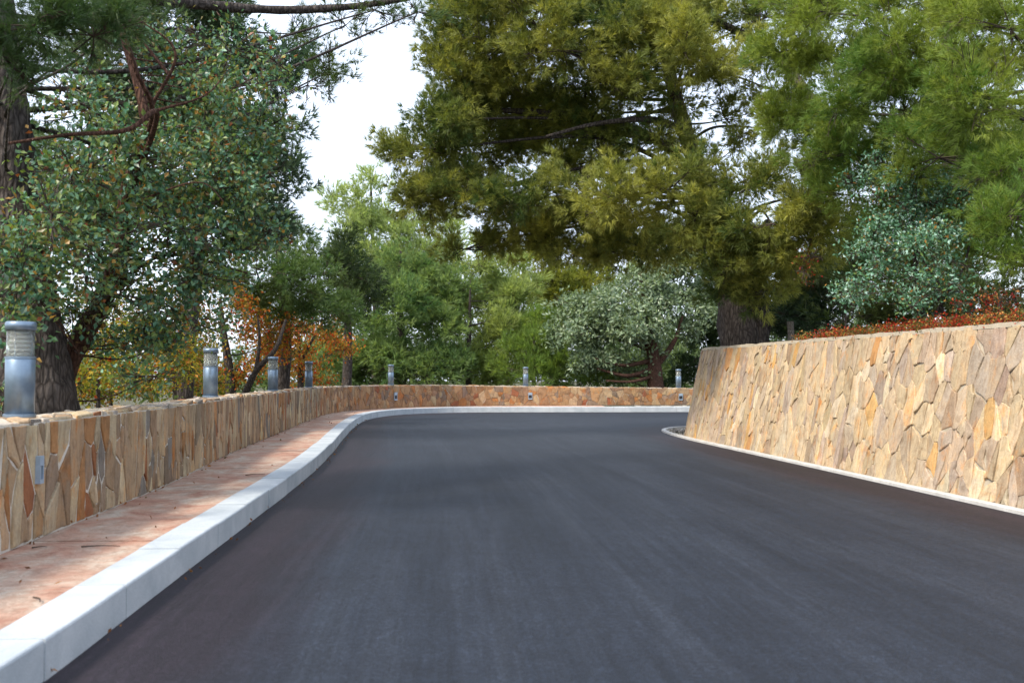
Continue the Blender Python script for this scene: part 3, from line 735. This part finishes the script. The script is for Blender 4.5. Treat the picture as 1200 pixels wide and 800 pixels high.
# ---- the great pine overhanging the road, rooted on the bank
D0 = 19.0
tree('pine_tree', 'great pine on the bank overhanging the road, dark hollow crown and leaning double trunk', 'tree',
     [at(878, 420, 18.4), at(868, 385, 18.4), at(858, 330, 18.5), at(838, 250, 18.6), at(805, 160, 18.6), at(780, 60, 18.4), at(770, -80, 18)],
     [.46, .33, .23, .16, .12, .09, .05],
     [(500, 175, 17.5, 52, 60), (530, 105, 17.5, 60, 50), (570, 60, 17, 70, 42), (630, 30, 16.5, 80, 42), (710, 30, 17, 80, 45), (600, 110, 18.2, 75, 36), (655, 140, 18.6, 85, 34),
      (565, 180, 18.6, 75, 42), (500, 232, 17.6, 42, 26), (545, 228, 17.2, 55, 30), (615, 232, 16.8, 75, 26), (690, 95, 17.6, 75, 38), (765, 50, 17, 65, 48), (725, 228, 15.8, 78, 28),
      (680, 265, 17.6, 75, 24), (790, 218, 15.8, 60, 30), (610, 255, 18.6, 60, 20), (640, 285, 18.4, 40, 16), (545, 292, 18.6, 42, 13), (740, 285, 17.4, 55, 20, 1.5), (700, 292, 17.8, 55, 16, 1.5), (650, 270, 18, 50, 18, 1.4), (590, 280, 18.4, 40, 14), (790, 110, 17.0, 35, 28, .6),
      (690, 190, 19.5, 80, 25), (600, 150, 19.6, 80, 35), (780, 280, 18.5, 45, 28), (840, 85, 17.5, 40, 25, .5), (600, -10, 17, 90, 30), (740, -10, 17, 90, 35), (840, 20, 17.5, 60, 30, .7),
      (870, 305, 15.8, 62, 32), (838, 278, 15.8, 40, 26), (905, 262, 15.2, 60, 34), (890, 215, 15.8, 55, 26, .8), (950, 225, 14.8, 40, 36), (880, 345, 16.4, 50, 18), (800, 60, 16, 55, 40), (815, 255, 15.6, 45, 30), (770, 160, 17, 50, 25, .7), (720, 160, 18, 60, 30), (840, 190, 17.2, 40, 26, .6), (720, 100, 16.6, 50, 30), (660, 60, 16.2, 60, 30), (895, 150, 16.2, 45, 26, .7), (880, 75, 16.6, 40, 26, .6), (865, 215, 16, 45, 22, .8), (905, 105, 16.5, 34, 26, .6), (850, 140, 17.4, 40, 20, .5), (900, 20, 17, 50, 26), (560, 20, 17, 60, 40), (520, 140, 17, 40, 40), (930, 300, 15.4, 45, 34), (960, 270, 15, 35, 30), (845, 320, 16, 34, 28)],
     T_NEAR, [(.07, .12, .032), (.35, .355, .075)], size=.33, dens=6.0, seed=2, lobes=11, limb_r=.05, up=.35, drop=-.10, sag=-.05,
     extra=[([at(885, 415, 18.2), at(893, 375, 18.2), at(880, 320, 17.6), at(900, 260, 16.5)], .20), ([at(850, 330, 18.2), at(790, 180, 17.8), at(700, 140, 17.8), at(600, 130, 17.8), at(530, 130, 17.6)], .11),
            ([at(960, 130, 16.5), at(905, 62, 17), at(860, 35, 17.4), at(780, 0, 17.6)], .11), ([at(800, 150, 17.8), at(760, 140, 17), at(700, 145, 17), at(640, 160, 17)], .07)])
# ---- nearer pine on the right, trunk just outside the frame
tree('pine_tree', 'bright green pine filling the upper right corner above the cream wall', 'tree',
     [np.array([7.2, 11.5, 1.75]), np.array([7.1, 11.6, 4.0]), np.array([6.9, 11.7, 7.5]), np.array([6.8, 11.8, 10.5])], [.30, .24, .18, .08],
     [(930, 60, 13.5, 62, 52), (1000, 105, 12.5, 72, 50), (1075, 60, 11.5, 75, 52), (1150, 115, 10.2, 66, 60), (1185, 35, 10.2, 60, 52), (1000, 180, 13, 60, 36), (1100, 185, 11.2, 85, 40), (1190, 190, 10, 50, 40),
      (1172, 255, 9.4, 46, 44), (1060, 10, 11.8, 80, 36), (925, 130, 14, 46, 40), (970, 15, 13, 75, 34), (1195, 300, 9.4, 34, 28), (1060, 130, 12, 70, 45), (960, 170, 14, 40, 34), (1130, 20, 11, 60, 36), (1150, 180, 12.5, 80, 50), (1040, 230, 13.5, 70, 40), (1180, 260, 12, 60, 50)],
     T_CLOSE, [(.085, .17, .03), (.26, .32, .055)], size=.27, dens=5.8, seed=3, lobes=10, limb_r=.045)
# ---- filling trees further back on the bank
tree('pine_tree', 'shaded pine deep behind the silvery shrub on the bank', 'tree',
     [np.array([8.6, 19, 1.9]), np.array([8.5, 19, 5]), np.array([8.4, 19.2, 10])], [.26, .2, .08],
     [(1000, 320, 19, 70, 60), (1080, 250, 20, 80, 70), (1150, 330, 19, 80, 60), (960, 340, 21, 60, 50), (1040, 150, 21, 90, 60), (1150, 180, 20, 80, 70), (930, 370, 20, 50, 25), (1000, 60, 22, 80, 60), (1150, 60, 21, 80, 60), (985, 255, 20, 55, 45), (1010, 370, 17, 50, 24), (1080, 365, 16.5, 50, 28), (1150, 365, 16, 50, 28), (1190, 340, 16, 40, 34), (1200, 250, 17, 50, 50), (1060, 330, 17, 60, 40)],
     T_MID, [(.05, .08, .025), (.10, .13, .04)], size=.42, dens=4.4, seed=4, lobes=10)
tree('shrub', 'dark bluish green shrub low behind the wooden post', 'shrub', [np.array([6.1, 19.2, 1.75]), np.array([6.1, 19.2, 2.3])], [.05, .02],
     [(935, 370, 18.8, 50, 28), (905, 380, 19.5, 30, 20), (975, 360, 18.6, 30, 30)], T_MID, [(.03, .06, .035), (.05, .085, .045)], size=.28, dens=5, seed=15, bark='darkbark', limb_r=.02)
# ---- silvery leaved shrub on the bank
tree('shrub', 'silvery blue-green leafy shrub above the cream wall', 'shrub',
     [np.array([5.2, 12.6, 1.7]), np.array([5.1, 12.5, 2.4]), np.array([5.0, 12.4, 3.2])], [.05, .035, .012],
     [(1050, 235, 12.2, 55, 36), (1085, 290, 11.8, 62, 42), (1020, 290, 12.3, 44, 40), (1115, 240, 12, 40, 36), (1050, 340, 12, 70, 26), (1105, 340, 11.6, 50, 24), (1035, 190, 12.2, 34, 18), (1075, 215, 12, 40, 20), (1000, 215, 12.6, 22, 10), (990, 345, 12.6, 26, 20), (1070, 270, 13, 60, 60)],
     L_SILVER, [(.09, .15, .13), (.16, .22, .20)], size=.25, dens=4.6, seed=5, bark='darkbark', leafmat='leaf', leafcols=SILC, limb_r=.02, lobes=9,
     extra=[([at(1110, 385, 12.3), at(1090, 320, 12.2), at(1060, 270, 12.2)], .03), ([at(1085, 385, 12.3), at(1130, 310, 12), at(1140, 250, 12)], .025)])
tree('shrub', 'dark red leaved bush at the right edge above the cream wall', 'shrub', [np.array([5.2, 10.6, 1.7]), np.array([5.2, 10.6, 2.0])], [.02, .008],
     [(1148, 352, 10.8, 28, 10), (1185, 350, 10.4, 16, 8)], L_SMALL, [(.3, .06, .03), (.35, .12, .04)], size=.16, dens=4, seed=6, bark='darkbark', leafmat='autumn', leafcols=REDC, limb_r=.01)
tree('shrub', 'small red leaved bush behind the silvery shrub, near the wooden post', 'shrub', [np.array([5.1, 15.2, 1.7]), np.array([5.1, 15.2, 2.2])], [.02, .008],
     [(942, 318, 14.6, 8, 20), (950, 300, 14.6, 14, 8)], L_SMALL, [(.3, .06, .03), (.35, .12, .04)], size=.2, dens=1.3, seed=7, bark='darkbark', leafmat='autumn', leafcols=REDC, limb_r=.01)
# low creeper of red and yellow leaves along the top of the wall
rng = np.random.default_rng(31); N = 1500
cs = rng.uniform(RWALL.at_y(5), RWALL.at_y(14.3), N); back = rng.random(N)**1.2*1.1; keep = nz(np.stack([cs*1.6, back*2, 0*cs], -1), 1.6) > -.35; cs, back = cs[keep], back[keep]; N = len(cs)
p = rw3(cs, 0*cs + 1.0, -back - .02); p[:, 2] = 1.64 + rng.random(N)*(.02 + .05*np.clip((14.5 - p[:, 1])/4, 0.1, 1)) + .07*np.clip(back*2, 0, 1)
mb = MB(); cc = np.tile([[.3, .12, .04]], (N, 1))
kind = nz(np.stack([cs*2.2, back*2 + 5, 0*cs + 3], -1), 1.7) + rng.normal(0, .35, N); kk_ = np.where(kind < -.15, 0, np.where(kind < .25, 1, 2))
for q_, pal in enumerate((pick([(.34, .03, .02), (.24, .025, .02), (.14, .02, .016), (.30, .12, .03), (.05, .07, .03)], [4, 4, 3, 1.5, 3]), pick([(.09, .14, .04), (.05, .08, .03), (.16, .19, .06), (.28, .06, .025)], [4, 5, 2, 1.5]),
                         pick([(.42, .36, .15), (.36, .20, .06), (.12, .15, .05), (.22, .04, .02), (.05, .07, .03)], [3, 3, 3, 2.5, 3]))):
    w_ = kk_ == q_
    scatter(mb, L_SMALL, p[w_], np.tile([[0, 0, 1.]], (w_.sum(), 1)) + rng.normal(0, .4, (w_.sum(), 3)), rng.uniform(.3, .6, w_.sum()), cc[w_], rng, 4, lambda n: pal(rng, n))
gc = mb.build('ground_cover', M['autumn'], base=(4.6, 11, 1.65)); gc['kind'] = 'stuff'
# wooden post on the bank
q = at(927, 392, 16.5); mb = MB(); q[2] = 1.68
pp = np.array([q + [0, 0, -.1], q + [0, 0, .15], q + [-.008, 0, .36]]); mb.tube(pp, .055, 12, rough=.03)
o = mb.build('wooden_post', M['wood'], base=q, smooth=False); tag(o, 'short round weathered wooden post on the bank just behind the cream wall', 'post')

# ---- left side: old pine with thick trunk, branches overhead
tree('pine_tree', 'old pine with thick rough grey trunk behind the nearest bollard', 'tree',
     [at(40, 500, 8.4), at(40, 470, 8.4), at(35, 400, 8.4), at(24, 310, 8.4), at(14, 220, 8.4), at(2, 120, 8.4), at(-10, 20, 8.4), at(-30, -120, 8.4), at(-45, -290, 8.4)], [.36, .27, .225, .21, .20, .19, .16, .11, .03],
     [(40, 30, 6.6, 75, 42), (110, 42, 6.9, 55, 40), (15, 80, 6.8, 40, 24), (150, 10, 7.2, 50, 26), (-20, 20, 6.6, 50, 50), (-60, -190, 8.2, 120, 50, .6), (10, -270, 8.6, 90, 50, .6), (-130, -120, 8.6, 90, 50, .6), (60, -130, 9, 80, 40, .6),
      (385, 85, 11, 34, 36, .28), (360, 100, 11.2, 24, 34, .3), (440, 12, 11, 50, 16, .3), (490, 14, 11.2, 22, 18, .35), (405, 30, 11, 40, 20, .3), (340, 40, 11, 30, 20, .4)],
     T_CLOSE, [(.045, .095, .035), (.10, .15, .05)], size=.24, dens=5.5, seed=8, lobes=8, limbs=True, limb_r=.028, rough=.13, sides=28,
     extra=[([at(-12, -30, 8.4), at(100, -12, 9), at(220, 4, 10), at(330, 12, 10.6), at(430, 6, 11), at(500, -6, 11.2)], .075)])
# ---- oak with teal leaves in front
tree('oak_tree', 'oak with teal and rust leaves and a red-brown leaning trunk, over the left wall', 'tree',
     [at(66, 480, 8.9), at(74, 440, 8.9), at(92, 400, 8.9), at(122, 350, 8.9), at(140, 290, 8.8), at(150, 220, 8.8), at(170, 150, 8.8), at(150, 60, 8.9), at(135, 20, 9)], [.13, .10, .085, .075, .065, .055, .045, .04, .02],
     [(85, 200, 7.8, 60, 45), (150, 185, 8.3, 75, 55), (235, 150, 8.9, 72, 55), (275, 225, 9, 58, 55), (200, 262, 8.4, 75, 46), (100, 290, 7.8, 85, 50), (25, 325, 7.4, 45, 50), (230, 325, 8.9, 60, 46),
      (140, 345, 8.6, 70, 36, .8), (300, 100, 9.2, 38, 30, .6), (225, 90, 9.3, 70, 40, .7), (325, 75, 9.4, 20, 16, .5), (265, 290, 9, 50, 40), (60, 260, 8.2, 60, 50), (190, 395, 9.2, 50, 24, .8), (20, 400, 7.2, 22, 30), (110, 130, 8.8, 60, 40, .7), (70, 120, 8.2, 40, 30, .6), (270, 60, 9.6, 60, 40, .7), (190, 60, 9.4, 60, 34, .6), (300, 150, 9.4, 40, 40), (90, 240, 9.4, 90, 70, .6), (200, 220, 9.8, 90, 70, .6), (5, 470, 7.4, 14, 20), (60, 250, 7.3, 40, 40), (280, 180, 9.4, 50, 40), (170, 300, 9, 60, 40), (230, 220, 9, 60, 40), (310, 270, 9.3, 36, 36, .7), (20, 300, 7.4, 32, 44, .9), (150, 400, 9, 60, 30, .8), (95, 370, 8.7, 50, 30, .7), (220, 375, 9.2, 44, 40, .9), (185, 440, 9.6, 40, 22, .6), (45, 350, 7.6, 30, 30, .8)],
     L_OAK, [(.05, .09, .06), (.07, .11, .07)], size=.30, dens=5.2, lk=.82, seed=9, bark='redbark', leafmat='leaf', leafcols=OAKC, limb_r=.02, lobes=13,
     extra=[([at(150, 220, 8.8), at(178, 125, 7.9), at(160, 85, 7.7), at(142, 25, 7.6)], .036), ([at(150, 235, 8.6), at(182, 130, 7.5), at(150, 152, 7.3), at(80, 158, 7.2), at(10, 168, 7.1)], .030), ([at(182, 130, 7.5), at(240, 112, 7.6), at(262, 90, 7.7)], .012), ([at(178, 125, 7.9), at(205, 60, 7.8), at(150, 15, 7.7)], .016), ([at(150, 240, 8.4), at(240, 215, 7.9), at(262, 236, 7.9)], .012),
            ([at(74, 440, 8.9), at(105, 392, 9), at(122, 330, 9), at(112, 280, 9)], .06), ([at(200, 90, 9), at(160, 40, 9), at(140, 15, 9)], .018), ([at(120, 350, 8.9), at(190, 300, 9), at(290, 320, 9.4), at(300, 322, 9.4)], .02)])
# ---- pines and small trees beyond the left wall
tree('pine_tree', 'tall blue-green pine rising behind the oak, left of the pale gap of sky', 'tree',
     [at(215, 480, 16.5), at(220, 400, 16.5), at(235, 250, 16.5), at(245, 100, 16.5), at(250, -60, 16.5)], [.15, .13, .11, .09, .05],
     [(260, 130, 15.5, 70, 60), (300, 55, 16, 58, 45), (312, 205, 16, 40, 52), (210, 80, 15, 60, 50), (190, 20, 15, 60, 40), (330, 140, 16, 24, 40, .8), (285, 180, 17, 50, 45), (250, 20, 16, 60, 40), (180, 150, 17, 60, 60), (320, 255, 16.5, 34, 26, .7), (160, 230, 17, 60, 60), (80, 60, 15, 70, 60), (250, 250, 17.5, 55, 45), (150, 90, 15, 70, 60), (230, -10, 15, 80, 40), (120, 0, 15, 70, 50), (325, 90, 16, 30, 40), (90, 160, 16, 70, 60), (345, 190, 16.5, 20, 30, .7), (300, 270, 17, 45, 30), (90, 250, 17, 70, 60)],
     T_MID, [(.06, .115, .07), (.135, .19, .10)], size=.36, dens=5, seed=10, lobes=10)
tree('pine_tree', 'broad rounded green pine behind the orange-leaved tree', 'tree',
     [at(330, 470, 23), at(335, 400, 23), at(330, 330, 23), at(325, 270, 23)], [.16, .13, .10, .05],
     [(300, 315, 21, 60, 30), (345, 332, 21.5, 46, 28), (250, 315, 21, 45, 34), (330, 285, 23, 50, 20), (290, 345, 22, 50, 20), (340, 365, 23, 60, 22), (390, 370, 24, 36, 26)], T_MID, [(.07, .14, .045), (.15, .21, .065)], size=.36, dens=5.6, seed=12, lobes=9)
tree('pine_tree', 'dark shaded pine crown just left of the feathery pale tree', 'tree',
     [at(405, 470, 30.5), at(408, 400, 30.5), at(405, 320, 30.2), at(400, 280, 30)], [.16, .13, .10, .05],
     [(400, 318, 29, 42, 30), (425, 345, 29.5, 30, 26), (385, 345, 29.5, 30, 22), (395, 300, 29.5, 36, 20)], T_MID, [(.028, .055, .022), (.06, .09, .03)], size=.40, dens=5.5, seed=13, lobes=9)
tree('autumn_tree', 'small tree with orange leaves and twin dark stems behind the second bollard', 'tree',
     [at(272, 482, 20.5), at(268, 430, 20.5), at(262, 390, 20.5), at(258, 350, 20.5)], [.12, .10, .07, .03],
     [(320, 390, 22, 40, 24), (295, 385, 21, 36, 24), (240, 380, 19, 34, 26, .7), (310, 422, 22, 36, 18, .7), (285, 445, 21, 50, 20), (230, 430, 19.5, 40, 26), (265, 360, 20, 36, 18, .7)],
     L_SMALL, [(.25, .15, .04), (.3, .18, .04)], size=.34, dens=5, seed=14, bark='darkbark', leafmat='autumn', leafcols=AUTC, limb_r=.03,
     extra=[([at(280, 478, 20), at(300, 435, 19.8), at(322, 410, 19.8), at(335, 375, 20.2)], .08), ([at(300, 435, 19.8), at(304, 400, 19.8), at(302, 370, 19.8)], .045)])
tree('autumn_tree', 'small yellow and red leaved tree between the twin dark stems and dense green pine', 'tree',
     [at(352, 470, 27), at(352, 430, 27), at(350, 390, 27), at(356, 365, 27)], [.10, .08, .05, .02],
     [(350, 392, 26.5, 34, 22), (380, 383, 27.5, 32, 22), (395, 410, 28.5, 24, 20), (355, 420, 27, 36, 20), (350, 443, 27.5, 44, 16), (330, 405, 26, 30, 24)],
     L_SMALL, [(.25, .15, .04), (.3, .18, .04)], size=.40, dens=5, seed=24, bark='darkbark', leafmat='autumn', leafcols=AUTC, limb_r=.03,
     extra=[([at(352, 425, 27), at(368, 395, 27), at(385, 368, 27)], .05)])
for k, (pds, lab, base, sd_) in enumerate((
        ([(120, 425, 12.4, 50, 30), (90, 450, 12.2, 34, 20), (150, 400, 12.8, 50, 30, .7)], 'yellow-green bush seen through the oak beside its trunk', at(115, 480, 12.6), 41),
        ([(200, 430, 14.4, 40, 26), (225, 405, 15.4, 36, 30), (180, 400, 14.4, 40, 30, .7)], 'yellow-green bush left of the second bollard', at(205, 480, 14.6), 42),
        ([(60, 400, 16, 60, 50, .6), (120, 370, 17, 60, 40, .6), (200, 370, 18, 60, 40, .6), (100, 458, 16, 50, 18), (170, 455, 16.5, 50, 18), (230, 450, 17, 36, 18)], 'thin golden bush glimpsed deep behind the oak trunk', at(130, 480, 17), 43))):
    tree('shrub', lab, 'shrub', [base, base + [0, 0, .5], base + [.1, 0, 1.0]], [.03, .025, .01], pds, L_SMALL, [(.15, .16, .04), (.2, .18, .04)], size=.28, dens=6, seed=sd_, bark='darkbark', leafmat='autumn', leafcols=YELC, limb_r=.015)

# ---- trees beyond the far wall
tree('pine_tree', 'dense dark green bushy pine behind the far wall at the bend', 'tree',
     [at(470, 460, 37), at(470, 400, 37), at(468, 330, 37), at(470, 290, 37)], [.2, .16, .1, .04],
     [(460, 365, 36, 55, 46), (425, 400, 35.5, 42, 32), (500, 335, 37, 42, 32), (515, 385, 36, 34, 42), (430, 350, 36.5, 36, 30), (470, 415, 35, 70, 22), (410, 425, 35, 34, 20), (530, 350, 37, 26, 30), (520, 425, 35, 36, 18), (470, 320, 37, 40, 24), (440, 435, 34.6, 50, 18), (500, 440, 34.6, 50, 16), (385, 425, 34, 30, 24)],
     T_FAR, [(.095, .18, .07), (.23, .31, .12)], size=.50, dens=6.3, seed=16, leafmat='feather', lobes=10)
tree('feathery_tree', 'tall pale feathery tree against the sky behind the dense pine', 'tree',
     [at(440, 470, 47), at(440, 350, 47), at(436, 260, 47), at(434, 195, 47)], [.2, .15, .09, .03],
     [(430, 235, 46, 34, 32, .6), (405, 260, 46, 34, 26, .7), (455, 265, 46, 44, 30, .8), (440, 205, 46, 18, 16, .45), (480, 285, 46, 44, 26), (420, 295, 46, 50, 30), (510, 300, 46.5, 40, 24), (390, 230, 46, 16, 18, .5), (470, 320, 47, 60, 40), (530, 285, 47, 36, 20)],
     T_FEATHER, [(.28, .37, .16), (.40, .48, .23)], size=.62, dens=5.5, seed=17, leafmat='feather', lobes=9, up=.9)
tree('feathery_tree', 'feathery light green tree with thin dark straight trunk behind the far wall', 'tree',
     [at(549, 465, 36.5), at(549, 420, 36.5), at(550, 380, 36.5), at(551, 340, 36.5)], [.12, .10, .075, .03],
     [(580, 345, 38, 30, 30, .9), (560, 310, 38, 26, 22, .7), (585, 395, 37.5, 42, 34), (575, 430, 37, 44, 20), (605, 365, 38, 30, 34), (545, 380, 38, 26, 40, .8), (560, 430, 37.6, 30, 22), (600, 330, 39, 30, 26)], T_FEATHER, [(.20, .28, .10), (.34, .40, .15)], size=.55, dens=6, seed=18, leafmat='feather', bark='darkbark', lobes=9, up=.7)
tree('feathery_tree', 'low bright green feathery bush left of the silvery tree', 'tree',
     [at(625, 465, 36), at(626, 430, 36), at(626, 390, 36)], [.09, .06, .03],
     [(622, 415, 36, 30, 28), (640, 395, 37, 28, 24), (610, 435, 35.5, 34, 16), (650, 425, 36, 26, 22), (648, 445, 35.2, 34, 12), (690, 446, 36.4, 34, 10)], T_FEATHER, [(.14, .23, .055), (.20, .28, .07)], size=.5, dens=5.5, seed=19, leafmat='feather', lobes=8, up=.7)
tree('pine_tree', 'yellow-green pine behind the silvery tree', 'tree',
     [at(650, 470, 44), at(648, 380, 44), at(645, 310, 44), at(640, 270, 44)], [.22, .17, .12, .05],
     [(640, 320, 43, 34, 30), (664, 350, 43, 28, 32), (620, 295, 43.5, 34, 20), (690, 320, 44, 34, 30), (655, 380, 43.5, 34, 20), (720, 300, 45, 40, 26)], T_FAR, [(.15, .19, .035), (.29, .30, .06)], size=.52, dens=5.5, seed=20, leafmat='feather', lobes=9)
tree('silvery_tree', 'rounded silvery grey-green tree with reddish trunk behind the far wall', 'tree',
     [at(768, 468, 35.6), at(768, 445, 35.6), at(766, 420, 35.6), at(758, 370, 35.8), at(750, 320, 36)], [.34, .24, .20, .14, .07],
     [(740, 345, 36, 55, 36), (700, 385, 35.5, 48, 34), (785, 325, 36, 40, 34), (770, 375, 35.4, 48, 32), (668, 395, 35.6, 26, 28), (715, 418, 35.8, 48, 14), (815, 365, 36.2, 28, 40), (735, 385, 34.8, 46, 26), (680, 360, 36, 30, 18), (800, 300, 36.5, 30, 30), (760, 410, 36.6, 40, 14, .7), (690, 425, 35.6, 36, 14), (725, 436, 36.6, 46, 12, .7)],
     L_SCALE, [(.13, .17, .13), (.19, .23, .18)], size=.52, dens=6.2, seed=22, bark='redbark', leafmat='leaf', leafcols=OLIC, lobes=11, limb_r=.06,
     extra=[([at(766, 432, 35.6), at(735, 440, 35.2), at(700, 432, 35)], .10), ([at(764, 422, 35.6), at(730, 428, 35.2), at(690, 418, 35)], .09), ([at(768, 440, 35.6), at(740, 447, 35), at(710, 446, 34.8)], .08), ([at(768, 430, 35.6), at(790, 400, 35.6), at(800, 370, 35.6)], .13)])
tree('pine_tree', 'dark green tree at the bend half hidden by the end of the cream wall', 'tree',
     [at(835, 470, 38), at(835, 400, 38), at(832, 330, 38)], [.2, .16, .06],
     [(815, 420, 37, 30, 34), (845, 390, 37.5, 34, 40), (825, 350, 38, 36, 34), (870, 360, 38, 40, 50), (900, 330, 38, 50, 60), (800, 440, 37, 20, 14)], T_FAR, [(.03, .06, .025), (.065, .10, .035)], size=.5, dens=5, seed=23, lobes=9)
# distant wood that reads as one mass
rng = np.random.default_rng(55); pads = [(x, rng.uniform(380, 440), rng.uniform(58, 74), 50, 44) for x in np.arange(390, 1000, 45)] + [(x, rng.uniform(330, 380), 75, 46, 40) for x in np.arange(520, 1000, 60)] \
    + [(x, rng.uniform(425, 450), rng.uniform(45, 60), 60, 30) for x in np.arange(330, 600, 60)] + [(x, rng.uniform(415, 440), rng.uniform(46, 54), 44, 26) for x in np.arange(580, 850, 36)] + [(x, 440, 41 + 2*(k_ % 2), 30, 14, 2.6) for k_, x in enumerate(np.arange(640, 800, 22))] + [(x, 448, 30 + 3*(k_ % 2), 34, 14, 1.4) for k_, x in enumerate(np.arange(60, 380, 26))] + [(x, 350, 62, 44, 40) for x in np.arange(520, 720, 50)] \
    + [(x, rng.uniform(425, 450), rng.uniform(55, 70), 50, 26) for x in np.arange(40, 330, 50)] \
    + [(x, rng.uniform(395, 430), rng.uniform(52, 70), 80, 55, .7) for x in np.arange(-1000, 60, 85)] + [(x, rng.uniform(360, 410), rng.uniform(48, 60), 80, 60, .7) for x in np.arange(1000, 1900, 90)]
pos, dirs, cs_, lb_ = crown(pads, rng, .9, 3.4, 8, .5)
mb = MB(); f = np.clip(.5 + .5*nz(pos, .5) + rng.normal(0, .2, len(pos)), 0, 1)[:, None]
scatter(mb, T_FAR, pos, dirs, 3.0*rng.uniform(.75, 1.25, len(pos)), np.array([.06, .11, .04])*(1-f) + np.array([.12, .17, .06])*f, rng)
wd = mb.build('distant_wood', M['needle'], base=(8, 65, 0)); wd['kind'] = 'stuff'
# fallen bits on the pavement
for k, (px, py, L, an) in enumerate(((43, 702, .12, -.9), (46, 641, .08, .4), (118, 640, .22, .1), (299, 556, .2, .6))):
    d = (CAMZ - PAVZ)*F/(py - 438); q = at(px, py, d); q[2] = PAVZ + .008; e = np.array([math.cos(an), math.sin(an), 0])*L/2
    mb = MB(); mb.tube(spline([q - e, q + [.01, .006, .004], q + e], n=6), np.linspace(.005, .002, 6), 5)
    o = mb.build('fallen_twig', M['twig'], base=q)
    tag(o, ('short dark twig lying by the kerb, nearest the camera', 'tiny dark twig at the foot of the low wall', 'longer twig lying across the pavement below the wall', 'thin twig on the far stretch of pavement')[k], 'twig', 'twigs fallen on the pavement')
rng = np.random.default_rng(91); mb = MB(); LB = [leaf_clump(rng, 1, .05, .026, .02) for _ in range(6)]
N = 300; q_ = rng.random(N)*24 + 7; wh = rng.random(N); pos = []
for a_, w_ in zip(q_, wh):
    if w_ < .45: p_ = wl3(np.array([a_]), np.array([.02 + abs(rng.normal(0, .06))]), np.array([PAVZ + .012]))[0]
    elif w_ < .6: p_ = wl3(np.array([a_]), np.array([rng.uniform(.05, .75)]), np.array([PAVZ + .012]))[0]
    else: p_ = k3(np.array([a_]), np.array([.02 + abs(rng.normal(0, .04 if w_ < .97 else .3))]), np.array([.012]))[0]
    pos.append(p_)
pos = np.array(pos); pc = pick([(.20, .11, .045), (.12, .07, .035), (.28, .17, .06), (.09, .09, .035)], [4, 4, 2, 2])
scatter(mb, LB, pos, np.tile([[0, 0, 1.]], (N, 1)) + rng.normal(0, .15, (N, 3)), rng.uniform(.4, .9, N), np.tile([[.2, .1, .05]], (N, 1)), rng, 4, lambda n: pc(rng, n))
lt = mb.build('fallen_leaves', M['autumn'], base=(-2.4, 8, .1)); lt['kind'] = 'stuff'
print('TRIS', sum(len(o.data.polygons) for o in bpy.data.objects if o.type == 'MESH'))
for o in bpy.data.objects:
    if o.type == 'MESH' and len(o.data.polygons) > 40000: print(o.parent['label'][:40] if o.parent else o.name, len(o.data.polygons))
